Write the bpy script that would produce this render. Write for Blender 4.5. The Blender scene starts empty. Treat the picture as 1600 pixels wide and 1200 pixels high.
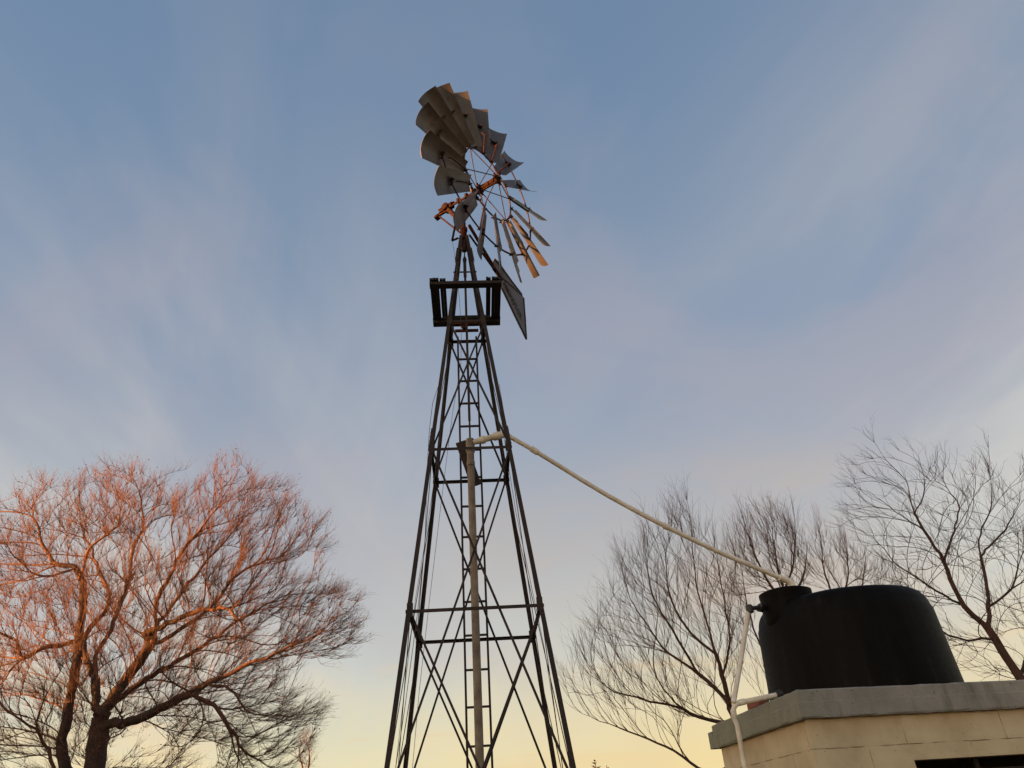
import bpy, math, random
import numpy as np
from mathutils import Vector, Matrix, kdtree
random.seed(7); RNG = np.random.default_rng(11)
C = bpy.context.scene.collection
R = math.radians

# ------------------------------------------------------------------ camera
EYE = np.array([0., 0., 1.6])
F, TH, RO = 1150.6, 0.5559, -0.0669            # focal length in px of a 1600 wide picture, tilt, roll
_f = np.array([0, math.cos(TH), math.sin(TH)]); _r = np.array([1., 0, 0]); _u = np.cross(_r, _f)
RT = math.cos(RO)*_r + math.sin(RO)*_u
UP = -math.sin(RO)*_r + math.cos(RO)*_u
cd = bpy.data.cameras.new('camera'); cam = bpy.data.objects.new('camera', cd); C.objects.link(cam)
cd.sensor_width = 36; cd.lens = F/1600*36; cd.clip_start = .05; cd.clip_end = 5000
M = Matrix.Identity(4)
for i in range(3):
    M[i][0] = RT[i]; M[i][1] = UP[i]; M[i][2] = -_f[i]; M[i][3] = EYE[i]
cam.matrix_world = M
bpy.context.scene.camera = cam
vs = bpy.context.scene.view_settings
vs.view_transform = 'Standard'; vs.look = 'None'; vs.exposure = 2.0; vs.gamma = 1

# ------------------------------------------------------------------ sun and sky
SUN = Vector((-.905, -.42, .06)).normalized()
sl = bpy.data.lights.new('sun', 'SUN'); so = bpy.data.objects.new('sun', sl); C.objects.link(so)
sl.energy = 5.0; sl.angle = R(.6); sl.color = (1.0, .42, .12)
so.rotation_euler = SUN.to_track_quat('Z', 'Y').to_euler(); so.location = (-20, -10, 15)

w = bpy.data.worlds.new('World'); bpy.context.scene.world = w; w.use_nodes = True
nt = w.node_tree; nt.nodes.clear()
def N(t, k, **kw):
    n = t.nodes.new(k)
    for a, b in kw.items(): setattr(n, a, b)
    return n
def ramp(t, stops, interp='LINEAR'):
    n = t.nodes.new('ShaderNodeValToRGB'); cr = n.color_ramp; cr.interpolation = interp
    while len(cr.elements) < len(stops): cr.elements.new(.5)
    for e, (p, c) in zip(cr.elements, stops):
        e.position = p; e.color = (*c, 1) if len(c) == 3 else c
    return n
def s2l(*c):
    return tuple(((v/255)/12.92 if v/255 <= .04045 else ((v/255+.055)/1.055)**2.4) for v in c)
def math_(t, op, a=None, b=None, c=None, clamp=False):
    n = t.nodes.new('ShaderNodeMath'); n.operation = op; n.use_clamp = clamp
    for i, v in enumerate((a, b, c)):
        if v is None: continue
        if isinstance(v, (int, float)): n.inputs[i].default_value = v
        else: t.links.new(v, n.inputs[i])
    return n.outputs[0]
def mixc(t, fac, a, b, mode='MIX'):
    n = t.nodes.new('ShaderNodeMix'); n.data_type = 'RGBA'; n.blend_type = mode
    for sock, v in ((n.inputs[0], fac), (n.inputs[6], a), (n.inputs[7], b)):
        if isinstance(v, (int, float)): sock.default_value = v
        elif isinstance(v, tuple): sock.default_value = (*v, 1)
        else: t.links.new(v, sock)
    return n.outputs[2]
def build_sky(t):
    L = t.links.new
    tc = N(t, 'ShaderNodeTexCoord'); sp = N(t, 'ShaderNodeSeparateXYZ'); L(tc.outputs['Generated'], sp.inputs[0])
    x, y, z = sp.outputs
    zc = math_(t, 'MAXIMUM', z, 0.0)
    clear = ramp(t, [(0, s2l(248, 226, 165)), (.089, s2l(234, 226, 190)), (.2, s2l(205, 208, 204)), (.335, s2l(178, 184, 192)), (.452, s2l(159, 169, 186)),
                     (.564, s2l(141, 157, 181)), (.68, s2l(124, 147, 175)), (.80, s2l(113, 139, 170)), (1, s2l(100, 128, 158))])
    L(zc, clear.inputs[0])
    def MR(v, a0, a1, b0, b1, kind='SMOOTHSTEP'):
        n = N(t, 'ShaderNodeMapRange', interpolation_type=kind); L(v, n.inputs[0])
        for i, q in enumerate((a0, a1, b0, b1)): n.inputs[i+1].default_value = q
        return n.outputs[0]
    def noise(vec, sc, det, ro, di=0., loc=(0, 0, 0)):
        mp = N(t, 'ShaderNodeMapping'); mp.inputs['Location'].default_value = loc; L(vec, mp.inputs[0])
        n = N(t, 'ShaderNodeTexNoise'); L(mp.outputs[0], n.inputs['Vector'])
        n.inputs['Scale'].default_value = sc; n.inputs['Detail'].default_value = det; n.inputs['Roughness'].default_value = ro; n.inputs['Distortion'].default_value = di
        return n.outputs[0]
    mul = lambda a_, b_: math_(t, 'MULTIPLY', a_, b_)
    # azimuth: 0 straight ahead (+y), positive to the right
    az = math_(t, 'ARCTAN2', x, y)
    # sheet coordinates of high cloud, level overhead: streaks run away from us and fan out
    den = math_(t, 'ADD', zc, .10)
    u = math_(t, 'DIVIDE', x, den); v = math_(t, 'DIVIDE', y, den)
    cb = N(t, 'ShaderNodeCombineXYZ'); L(u, cb.inputs[0]); L(mul(v, .30), cb.inputs[1])
    cb2 = N(t, 'ShaderNodeCombineXYZ'); L(mul(math_(t, 'ADD', u, mul(v, .35)), 1.0), cb2.inputs[0]); L(mul(v, .22), cb2.inputs[1])
    big = noise(cb.outputs[0], 1.5, 4, .5, .5, (4.3, 1.7, 0))
    fine = noise(cb2.outputs[0], 2.6, 6, .55, .8, (1.3, 5.2, 0))
    m = MR(math_(t, 'ADD', mul(big, .68), mul(fine, .32)), .40, .66, 0, 1)
    side = MR(math_(t, 'ABSOLUTE', math_(t, 'SUBTRACT', az, .12)), .06, .62, .22, 1.)
    hz = MR(zc, .95, .60, .35, 1)
    cloudc = ramp(t, [(0, s2l(255, 222, 158)), (.13, s2l(246, 226, 186)), (.26, s2l(222, 215, 203)), (.42, s2l(201, 200, 200)),
                      (.60, s2l(178, 181, 190)), (.8, s2l(146, 156, 176)), (1, s2l(125, 142, 165))])
    L(zc, cloudc.inputs[0])
    fac = math_(t, 'MULTIPLY', mul(m, side), mul(hz, .97), clamp=True)
    col = mixc(t, fac, clear.outputs[0], cloudc.outputs[0])
    # mauve drifts in the middle
    m2 = mul(MR(noise(tc.outputs['Generated'], 3.1, 5, .55, .3, (.4, 2.2, .3)), .44, .66, 0, .5), MR(zc, .9, .5, .25, 1))
    col = mixc(t, m2, col, mixc(t, .55, col, s2l(190, 176, 180)))
    # peach bank low, ahead to the right
    cb3 = N(t, 'ShaderNodeCombineXYZ'); L(mul(az, 1.3), cb3.inputs[0]); L(mul(zc, 4.2), cb3.inputs[1])
    pb = noise(cb3.outputs[0], 1.9, 6, .55, .4, (2.7, 0.6, 0))
    bank = mul(mul(MR(math_(t, 'ABSOLUTE', math_(t, 'SUBTRACT', az, .20)), .42, .05, 0, 1), MR(math_(t, 'ABSOLUTE', math_(t, 'SUBTRACT', zc, .29)), .17, .03, 0, 1)), MR(pb, .36, .62, .25, 1))
    col = mixc(t, mul(bank, .75), col, s2l(208, 184, 162))
    # thin lit wisps just above the horizon
    cb4 = N(t, 'ShaderNodeCombineXYZ'); L(mul(az, 2.0), cb4.inputs[0]); L(mul(zc, 22), cb4.inputs[1])
    wis = mul(MR(noise(cb4.outputs[0], 1.6, 6, .6, .6, (.2, 3.4, 0)), .54, .72, 0, .55), MR(zc, .26, .14, 0, 1))
    col = mixc(t, wis, col, s2l(240, 206, 160))
    # warmer, brighter low down to the right of the tower
    warm = mul(MR(math_(t, 'ABSOLUTE', math_(t, 'SUBTRACT', az, .30)), .62, .0, 0, 1), MR(zc, .26, .02, 0, 1))
    col = mixc(t, mul(warm, .7), col, s2l(252, 221, 152))
    # glow of the sunset round the sun's own direction (behind the photographer, left)
    dt = N(t, 'ShaderNodeVectorMath', operation='DOT_PRODUCT'); L(tc.outputs['Generated'], dt.inputs[0]); dt.inputs[1].default_value = tuple(SUN)
    gl = N(t, 'ShaderNodeMapRange', interpolation_type='SMOOTHERSTEP'); L(dt.outputs['Value'], gl.inputs[0])
    gl.inputs[1].default_value = .35; gl.inputs[2].default_value = 1.0; gl.inputs[3].default_value = 0; gl.inputs[4].default_value = 2.6
    low = N(t, 'ShaderNodeMapRange'); L(z, low.inputs[0]); low.inputs[1].default_value = -.02; low.inputs[2].default_value = .6; low.inputs[3].default_value = 1; low.inputs[4].default_value = .1
    g_ = math_(t, 'MULTIPLY', gl.outputs[0], low.outputs[0])
    gc = N(t, 'ShaderNodeVectorMath', operation='SCALE'); gc.inputs[0].default_value = (1.25, .85, .5); L(g_, gc.inputs['Scale'])
    col = mixc(t, 1.0, col, gc.outputs[0], 'ADD')
    return col
bgc = N(nt, 'ShaderNodeBackground'); bgc.inputs[1].default_value = .25
nt.links.new(build_sky(nt), bgc.inputs[0])
sk = N(nt, 'ShaderNodeTexSky', sky_type='NISHITA'); sk.sun_disc = False
sk.sun_elevation = math.asin(SUN.z); sk.sun_rotation = math.atan2(SUN.x, SUN.y)
bgn = N(nt, 'ShaderNodeBackground'); bgn.inputs[1].default_value = .06; nt.links.new(sk.outputs[0], bgn.inputs[0])
mx = N(nt, 'ShaderNodeMixShader'); mx.inputs[0].default_value = .93      # thin high cloud veils nearly all of the clear sky
nt.links.new(bgn.outputs[0], mx.inputs[1]); nt.links.new(bgc.outputs[0], mx.inputs[2])
wo = N(nt, 'ShaderNodeOutputWorld'); nt.links.new(mx.outputs[0], wo.inputs[0])

# ------------------------------------------------------------------ helpers
def ray(px, py):
    return (px-800)/F*RT - (py-600)/F*UP + _f
def at(px, py, Y):                       # the point of the vertical plane y = Y seen at that place of the photo
    d = ray(px, py); return EYE + d*(Y/d[1])
def atz(px, py, z):
    d = ray(px, py); return EYE + d*((z-EYE[2])/d[2])
def unit(v): v = np.asarray(v, float); return v/np.linalg.norm(v)
def tag(o, label=None, cat=None, group=None, kind=None):
    for k, v in (('label', label), ('category', cat), ('group', group), ('kind', kind)):
        if v: o[k] = v
    return o
def thing(name, loc, label, cat, group=None):
    o = bpy.data.objects.new(name, None); C.objects.link(o); o.location = tuple(loc); o.empty_display_size = .2

    ORG[o.name] = np.array(loc, float); return tag(o, label, cat, group)
ORG = {}
class MB:
    def __init__(s): s.v = []; s.f = []
    def add(s, v, f):
        b = len(s.v); s.v += [tuple(map(float, p)) for p in v]; s.f += [tuple(b+i for i in q) for q in f]
    def bar(s, p, q, w, h=None, up=(0, 0, 1), q_w=None):    # rectangular bar
        h = h or w; p = np.array(p, float); q = np.array(q, float); d = unit(q-p)
        a = np.cross(d, up)
        if np.linalg.norm(a) < 1e-4: a = np.cross(d, (1, 0, 0))
        a = unit(a); b = np.cross(a, d); v = []
        k = (q_w or w)/w
        for c, kk in ((p, 1), (q, k)):
            for i, j in ((-1, -1), (1, -1), (1, 1), (-1, 1)): v.append(c + a*i*w/2*kk + b*j*h/2*kk)
        s.add(v, [(3, 2, 1, 0), (4, 5, 6, 7), (0, 1, 5, 4), (1, 2, 6, 5), (2, 3, 7, 6), (3, 0, 4, 7)])
    def angle(s, p, q, a, b, w, t=.006):     # L section from p to q with flanges along a and b
        p = np.array(p, float); q = np.array(q, float); d = unit(q-p)
        a = unit(np.array(a)-d*np.dot(a, d)); b = np.array(b)-d*np.dot(b, d); b = unit(b-a*np.dot(a, b))
        prof = [(0, 0), (w, 0), (w, t), (t, t), (t, w), (0, w)]
        v = [c+a*x+b*y for c in (p, q) for x, y in prof]
        f = [(i, (i+1) % 6, (i+1) % 6+6, i+6) for i in range(6)]
        f += [(0, 3, 2, 1), (0, 5, 4, 3), (6, 7, 8, 9), (6, 9, 10, 11)]
        s.add(v, f)
    def tube(s, pts, r, n=10, caps=True):
        pts = [np.array(p, float) for p in pts]; m = len(pts)
        rr = r if hasattr(r, '__len__') else [r]*m
        ref = None; v = []
        for i, p in enumerate(pts):
            d = unit(pts[min(i+1, m-1)]-pts[max(i-1, 0)])
            if ref is None: ref = np.array([0, 0, 1.]) if abs(d[2]) < .9 else np.array([1., 0, 0])
            a = unit(ref-d*np.dot(ref, d)); ref = a; b = np.cross(d, a)
            for k in range(n):
                t = 2*math.pi*k/n; v.append(p+rr[i]*(math.cos(t)*a+math.sin(t)*b))
        f = [(i*n+k, i*n+(k+1) % n, (i+1)*n+(k+1) % n, (i+1)*n+k) for i in range(m-1) for k in range(n)]
        if caps: f += [tuple(range(n-1, -1, -1)), tuple((m-1)*n+k for k in range(n))]
        s.add(v, f)
    def lathe(s, o, ax, prof, n=24):         # prof: (radius, distance along ax)
        ax = unit(ax); s.tube([np.array(o)+ax*(h+1e-5*i) for i, (r, h) in enumerate(prof)], [max(r, 1e-4) for r, h in prof], n) if False else None
        ref = np.array([0, 0, 1.]) if abs(ax[2]) < .9 else np.array([1., 0, 0])
        a = unit(np.cross(ref, ax)); b = np.cross(ax, a); v = []; m = len(prof)
        for r, h in prof:
            for k in range(n):
                t = 2*math.pi*k/n; v.append(np.array(o)+ax*h+max(r, 1e-4)*(math.cos(t)*a+math.sin(t)*b))
        f = [(i*n+k, i*n+(k+1) % n, (i+1)*n+(k+1) % n, (i+1)*n+k) for i in range(m-1) for k in range(n)]
        f += [tuple(range(n-1, -1, -1)), tuple((m-1)*n+k for k in range(n))]
        s.add(v, f)
    def build(s, name, mat, parent=None, smooth=False, bevel=0, label=None):
        me = bpy.data.meshes.new(name); o = bpy.data.objects.new(name, me); C.objects.link(o)
        org = np.zeros(3)
        if parent is not None:
            q = parent
            while q is not None:
                if q.name in ORG: org = ORG[q.name]; break
                q = q.parent
            o.parent = parent
        me.from_pydata([tuple(np.array(p)-org) for p in s.v], [], s.f); me.materials.append(mat)
        if smooth: me.shade_smooth(); 
        me.update()
        if bevel:
            b = o.modifiers.new('bevel', 'BEVEL'); b.width = bevel; b.segments = 2; b.limit_method = 'ANGLE'
        if label: o['label'] = label
        return o
def smooth_angle(o, deg=35):
    me = o.data; me.shade_smooth()
    try: me.set_sharp_from_angle(angle=R(deg))
    except Exception: pass

# ------------------------------------------------------------------ materials
def mat(name, col, rough=.7, metal=0., var=None, vscale=8., bump=0., bscale=60., vstops=(.35, .7), spec=.5, detail=6):
    m = bpy.data.materials.new(name); m.use_nodes = True; t = m.node_tree; b = t.nodes['Principled BSDF']
    b.inputs['Roughness'].default_value = rough; b.inputs['Metallic'].default_value = metal
    b.inputs['Specular IOR Level'].default_value = spec
    tc = N(t, 'ShaderNodeTexCoord')
    if var is None: b.inputs['Base Color'].default_value = (*col, 1)
    else:
        n = N(t, 'ShaderNodeTexNoise'); n.inputs['Scale'].default_value = vscale; n.inputs['Detail'].default_value = detail
        n.inputs['Roughness'].default_value = .62
        t.links.new(tc.outputs['Object'], n.inputs['Vector'])
        rp = ramp(t, [(vstops[0], col), (vstops[1], var)]); t.links.new(n.outputs[0], rp.inputs[0])
        t.links.new(rp.outputs[0], b.inputs['Base Color'])
    if bump:
        n2 = N(t, 'ShaderNodeTexNoise'); n2.inputs['Scale'].default_value = bscale; n2.inputs['Detail'].default_value = 5
        t.links.new(tc.outputs['Object'], n2.inputs['Vector'])
        bp = N(t, 'ShaderNodeBump'); bp.inputs['Strength'].default_value = bump; bp.inputs['Distance'].default_value = .01
        t.links.new(n2.outputs[0], bp.inputs['Height']); t.links.new(bp.outputs[0], b.inputs['Normal'])
    return m
M_steel = mat('weathered_angle_iron', (.016, .012, .011), .75, .1, (.035, .018, .012), 5, .25, 90)
M_blade = mat('old_galvanised_sheet', (.078, .068, .063), .44, .35, (.135, .116, .104), 4, .15, 40)
def age_blades(m):
    t = m.node_tree; b = t.nodes['Principled BSDF']; src = b.inputs['Base Color'].links[0].from_socket
    oi = N(t, 'ShaderNodeObjectInfo'); tc = N(t, 'ShaderNodeTexCoord')
    k = N(t, 'ShaderNodeMapRange'); t.links.new(oi.outputs['Random'], k.inputs[0]); k.inputs[3].default_value = .72; k.inputs[4].default_value = 1.25
    sc = N(t, 'ShaderNodeVectorMath', operation='SCALE'); t.links.new(src, sc.inputs[0]); t.links.new(k.outputs[0], sc.inputs['Scale'])
    n = N(t, 'ShaderNodeTexNoise'); n.inputs['Scale'].default_value = 9; n.inputs['Detail'].default_value = 8; n.inputs['Roughness'].default_value = .7
    t.links.new(tc.outputs['Object'], n.inputs['Vector']); r = ramp(t, [(.56, (0, 0, 0)), (.68, (.8, .8, .8))]); t.links.new(n.outputs[0], r.inputs[0])
    t.links.new(mixc(t, r.outputs[0], sc.outputs[0], (.075, .035, .02)), b.inputs['Base Color'])
age_blades(M_blade)
M_rust = mat('rusty_cast_iron', (.03, .012, .008), .8, .1, (.095, .030, .011), 14, .4, 80, spec=.2)
M_iron = mat('dark_rusty_iron', (.008, .005, .004), .75, .1, (.055, .017, .007), 30, .4, 80, spec=.12)
M_rod = mat('dark_rod', (.022, .014, .012), .7, .2, (.06, .022, .014), 10)
M_wood = mat('aged_platform_board', (.012, .010, .009), .85, 0, (.028, .018, .013), 9, .5, 50)
M_wire = mat('thin_wire', (.09, .08, .08), .6, .4)
M_vane = mat('vane_sheet', (.085, .072, .065), .6, .2, (.12, .102, .092), 5, .1, 40)
M_ink = mat('vane_lettering', (.045, .037, .034), .8)
M_pvc = mat('aged_white_pvc', (.78, .73, .62), .55, 0, (.56, .48, .36), 9, .08, 80)
M_pump = mat('weathered_well_pipe', (.27, .22, .16), .75, .05, (.15, .11, .08), 12, .35, 60)
M_black = mat('black_fitting', (.018, .016, .015), .5)
M_bark = mat('pale_brown_bark', (.06, .034, .024), .9, 0, (.04, .024, .018), 6, .6, 30)
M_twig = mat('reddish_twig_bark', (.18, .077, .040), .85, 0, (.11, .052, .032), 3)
M_bark2 = mat('dark_grey_brown_bark', (.055, .028, .018), .9, 0, (.09, .043, .025), 6, .6, 30)
M_bark3 = mat('tawny_willow_bark', (.13, .048, .020), .9, 0, (.08, .03, .015), 4)
M_leaf = mat('dry_brown_leaf', (.20, .10, .06), .8)
M_green = mat('dark_evergreen_foliage', (.03, .045, .02), .8, 0, (.05, .06, .025), 8)
M_brick = mat('old_red_brick', (.25, .08, .05), .85, 0, (.18, .06, .04), 12, .4, 60)

# ------------------------------------------------------------------ ground
def ground_mat():
    m = mat('dry_grass_and_dirt', (.16, .12, .07), .95, 0, (.09, .08, .04), .6, .6, 12); return m
g = MB(); n = 60; ext = 1500
g.add([(-ext, -ext, 0), (ext, -ext, 0), (ext, ext, 0), (-ext, ext, 0)], [(0, 1, 2, 3)])
tag(g.build('ground', ground_mat()), kind='structure')

# ------------------------------------------------------------------ windmill
S = .65; TX = -.6976*S; TY = 10*S; YAW = .0695; KW = .1094; ZT = 10.008
def U_(x, y, z):                         # tower plan units, relative to the axis, to the world
    c, s = math.cos(YAW), math.sin(YAW)
    return np.array([TX+S*(c*x-s*y), TY+S*(s*x+c*y), 1.6+S*z])
GZ = -1.6/S                              # ground
hw = lambda z: KW*(ZT-z)
def corner(i, j, z): return U_(i*hw(z), j*hw(z), z)
mill = thing('windmill', (TX, TY, 0), 'tall lattice windmill with many-bladed wheel, tail vane and small platform', 'windmill')
dirx = unit(U_(1, 0, 0)-U_(0, 0, 0)); diry = unit(U_(0, 1, 0)-U_(0, 0, 0))
ZTOP = 9.42
for i in (-1, 1):
    for j in (-1, 1):
        oo = (i*dirx+j*diry)*.016; m = MB(); m.angle(corner(i, j, GZ-.1)+oo, corner(i, j, ZTOP)+oo*.6, -i*dirx, -j*diry, .038, .005)
        for zz in (5.02, 8.9):        # splice plates
            p0, p1 = corner(i, j, zz-.16)+oo, corner(i, j, zz+.16)+oo
            m.angle(p0+(-i*dirx*-.004-j*diry*-.004), p1+(-i*dirx*-.004-j*diry*-.004), -i*dirx, -j*diry, .041, .004)
            for q in np.linspace(.15, .85, 4):
                c = p0*(1-q)+p1*q; m.lathe(c-i*dirx*.03+j*diry*.004, j*diry, [(.006, 0), (.006, .006)], 6)
                m.lathe(c-j*diry*.03+i*dirx*.004, i*dirx, [(.006, 0), (.006, .006)], 6)
        for zz in (-2.36, .10, 2.498, 4.844, 7.324):      # gusset plates where the girts are bolted on
            c = corner(i, j, zz)+oo+j*diry*.004-i*dirx*.03; m.bar(c-np.array([0, 0, .06]), c+np.array([0, 0, .05]), .05, .005, up=tuple(diry))
        m.build('tower_leg', M_steel, mill)
Zr = [-2.36, .10, 2.498, 4.844, 7.324]
for z in Zr[:4]+[7.324, 8.47]:
    wz = .027 if z < 8 else .02
    for a, b, inn in (((-1, -1), (1, -1), diry), ((-1, 1), (1, 1), -diry), ((-1, -1), (-1, 1), dirx), ((1, -1), (1, 1), -dirx)):
        m = MB(); p, q = corner(*a, z), corner(*b, z); d = unit(q-p)
        m.angle(p-d*.022-inn*.008, q+d*.022-inn*.008, (0, 0, -1), inn, wz, .005)
        m.build('girt', M_steel, mill)
def brace(a, za, b, zb_, off, inn, sz=.018):
    m = MB(); p, q = corner(*a, za), corner(*b, zb_); d = unit(q-p)
    m.angle(p+inn*off, q+inn*off, np.cross(d, inn), inn, sz, .004)
    m.build('cross_brace', M_steel, mill)
faces = [((-1, -1), (1, -1), diry), ((1, 1), (-1, 1), -diry), ((-1, 1), (-1, -1), dirx), ((1, -1), (1, 1), -dirx)]
for a, b, inn in faces[:2]:
    brace(a, 7.324, b, 4.844, .014, inn); brace(b, 7.324, a, 4.844, .022, inn)
    brace(a, 4.844, b, .32, .014, inn); brace(b, 4.844, a, .32, .022, inn)
    brace(a, 2.498, b, -2.36, .034, inn); brace(b, 2.498, a, -2.36, .042, inn)
for a, b, inn in faces[2:]:
    for z0_, z1_ in ((7.324, 4.844), (4.844, .32), (2.498, -2.36)):
        for p_, q_, of in ((a, b, .010), (b, a, .018)):
            m = MB(); m.tube([corner(*p_, z0_)+inn*of, corner(*q_, z1_)+inn*of], .0036, 6); m.build('tie_rod', M_rod, mill)
# ladder inside the far face
lad = bpy.data.objects.new('ladder', None); C.objects.link(lad); lad.parent = mill
def ladpt(x, z): return U_(x, hw(z)-.06/S, z)
lw = .152
for sx in (-1, 1):
    m = MB(); m.angle(ladpt(sx*lw, -2.3)+0, ladpt(sx*lw*.93, 7.35), sx*dirx, diry, .020, .005); m.build('rail', M_steel, lad)
rz = [6.863, 6.458, 6.054, 5.654, 5.251, 4.80, 4.34, 3.871, 3.396, 2.93, 2.47, 2.015, 1.542, 1.065, .6, .14, -.33, -.8, -1.27, -1.74, -2.2]
for z in rz:
    z += .05
    m = MB(); m.bar(ladpt(-lw, z), ladpt(lw, z), .018, .018); m.build('rung', M_steel, lad)
# pump rod down the axis
m = MB(); m.tube([U_(0, 0, 9.5), U_(0, 0, 8.9)], .007, 8); m.tube([U_(0, 0, 8.98), U_(0, 0, 8.9), U_(0, 0, 8.84)], [.008, .024, .02], 10)
m.bar(U_(0, 0, 8.86), U_(0, 0, 8.5), .034, .034); m.bar(U_(0, 0, 8.5), U_(0, 0, 5.6), .024, .024)
m.build('pump_rod', M_rod, mill)
m = MB(); m.tube([U_(0, 0, 5.62), U_(0, 0, 5.0)], .009, 8); m.build('polished_rod', M_rust, mill, label='thin rust-red lower end of the pump rod')
# platform
plat = bpy.data.objects.new('platform', None); C.objects.link(plat); plat.parent = mill
PZ = 7.88
x0, x1, y0, y1 = -.592, .602, -.585, .655
def beam(p, q, w_, h_, nm='beam'):
    m = MB(); m.bar(p, q, w_, h_); m.build(nm, M_wood, plat, bevel=.003)
for yy in (y0+.09, y1-.09):
    beam(U_(x0, yy, PZ+.03), U_(x1, yy, PZ+.03), .085, .04)
for yy in (hw(7.9)+.05,):
    beam(U_(x0+.2, yy, PZ-.07), U_(x1-.2, yy, PZ-.07), .03, .045, 'bearer')
for side in (-1, 1):
    k = [(-.59, -.44), (-.425, -.325)] if side < 0 else [(.345, .425), (.44, .60)]
    for a, b in k:
        na = max(2, int((b-a)/.045))
        for q_ in range(na):             # narrow boards with uneven ends
            w1 = (b-a)/na; xa = a+w1*(q_+.5); e0, e1_ = random.uniform(-.02, .025), random.uniform(-.02, .025)
            m = MB(); m.bar(U_(xa, y0+e0, PZ+.085+random.uniform(-.004, .004)), U_(xa, y1+e1_, PZ+.085), w1*S*.96, .026); m.build('plank', M_wood, plat, bevel=.002)
for yy, (a, b) in ((y1-.06, (-.60, .61)),):
    m = MB(); m.bar(U_(a, yy, PZ+.135), U_(b, yy, PZ+.135), .06, .024); m.build('plank', M_wood, plat, bevel=.003)
# things bolted just below the platform: guide block and pulley
m = MB(); m.bar(U_(-.21, .19, 7.62), U_(.2, .19, 7.62), .05, .05); m.lathe(U_(-.04, .19, 7.56), diry, [(.035, -.015), (.035, .015)], 12)
m.bar(U_(-.2, .24, 7.5), U_(.2, .24, 7.5), .02, .03)
m.build('rod_guide', M_rust, plat)
# mast head
m = MB()
m.lathe(U_(0, 0, 9.28), (0, 0, 1), [(.036, 0), (.036, .18), (.045, .2), (.045, .24), (.026, .26), (.024, .6)], 14)
m.build('mast', M_iron, mill, smooth=False)
m = MB(); m.lathe(U_(0, 0, 9.1), (0, 0, 1), [(.03, 0), (.04, .05), (.04, .12), (.03, .2)], 12)
m.build('mast_socket', M_rod, mill)
# wheel geometry (fitted to the photo)
LAM = 7.6
AL, BE = 2.573, -.0
Nn = np.array([math.cos(AL), math.sin(AL), 0.]); Uu = unit(np.cross([0, 0, 1], Nn)); Vv = np.cross(Nn, Uu)
HUB = np.array([0, 0, 1.6]) + S*LAM*np.array([-.0265, 1.315, 1.415])
WR = .2635*LAM*S; CH = .0325*LAM*S; R2 = .195*LAM*S; R1 = .100*LAM*S; PH = 3.518+math.pi; PI_ = .589
wheel = bpy.data.objects.new('wheel', None); C.objects.link(wheel); wheel.parent = mill
def wp(t, r, a=0): return HUB + r*(math.cos(t)*Uu+math.sin(t)*Vv)+a*Nn
ang = [PH+k*2*math.pi/18 for k in range(18)]
for k, t in enumerate(ang):
    rad = math.cos(t)*Uu+math.sin(t)*Vv; tan = -math.sin(t)*Uu+math.cos(t)*Vv
    cdir = math.cos(PI_)*tan-math.sin(PI_)*Nn; nrm = math.sin(PI_)*tan+math.cos(PI_)*Nn
    tw = RNG.normal(0, .03); sagk = 1+RNG.normal(0, .08)
    cdir, nrm = cdir*math.cos(tw)+nrm*math.sin(tw), nrm*math.cos(tw)-cdir*math.sin(tw)
    nr, nc = 8, 12; v = []
    for i in range(nr+1):
        f_ = i/nr; rr = R1*1.04+(WR-R1*1.04)*f_; half = CH*(.60+.40*f_)
        for j in range(nc+1):
            s_ = -1+2*j/nc; sag = .050*sagk*(.5+.5*f_)*(1-s_*s_)
            v.append(HUB+rad*(rr-.012*s_*s_*f_)+cdir*s_*half+nrm*(sag-.025)+nrm*.002*math.sin(5*s_+k+7*f_))
    if k == 12-1 or k == 13-1:           # the two lowest blades are torn and bent at the outer corner
        for i in range(nr+1):
            for j in range(nc+1):
                s_ = -1+2*j/nc; f_ = i/nr
                if s_ > .3 and f_ > .8: v[i*(nc+1)+j] = v[i*(nc+1)+j]+nrm*.05*(s_-.3)-rad*.10*(s_-.3)
    nv = len(v)
    v2 = [p+nrm*.0022 for p in v]
    fs = []
    q = lambda i, j: i*(nc+1)+j
    for i in range(nr):
        for j in range(nc):
            fs.append((q(i, j), q(i+1, j), q(i+1, j+1), q(i, j+1))); fs.append((nv+q(i, j), nv+q(i, j+1), nv+q(i+1, j+1), nv+q(i+1, j)))
    edge = [q(0, j) for j in range(nc+1)]+[q(i, nc) for i in range(1, nr+1)]+[q(nr, j) for j in range(nc-1, -1, -1)]+[q(i, 0) for i in range(nr-1, 0, -1)]
    for a, b in zip(edge, edge[1:]+edge[:1]): fs.append((a, b, nv+b, nv+a))
    m = MB(); m.add(v+v2, fs)
    b = m.build('blade', M_blade, wheel, smooth=True); smooth_angle(b, 40)
    # bracket and bolts that hold the blade to the outer rim
    m = MB(); c0 = wp(t, R2)-nrm*.012
    m.bar(c0-cdir*.045, c0+cdir*.045, .018, .03, up=tuple(nrm))
    m.lathe(c0+cdir*.03, nrm, [(.008, -.03), (.010, -.02), (.010, .045), (.008, .06)], 8)
    m.build('bracket', M_rod, wheel)
    m = MB(); c1 = wp(t, R1*1.04)
    m.bar(c1-cdir*.03, c1+cdir*.03, .016, .02, up=tuple(nrm)); m.lathe(c1, nrm, [(.007, -.03), (.007, .03)], 8)
    m.build('clip', M_rust, wheel)
for rr, a_, rad_, nm in ((R2, 0, .0085, 'outer_rim'), (R1, 0, .0085, 'inner_rim')):
    m = MB(); pts = [wp(t+(2*math.pi/18)*h, rr*(1 if h == 0 else .992), a_) for t in ang for h in (0, .5)]
    pts.append(pts[0])
    for a, b in zip(pts, pts[1:]): m.bar(a, b, .02, .012, up=tuple(Nn))
    m.build(nm, M_rod, wheel)
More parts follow.
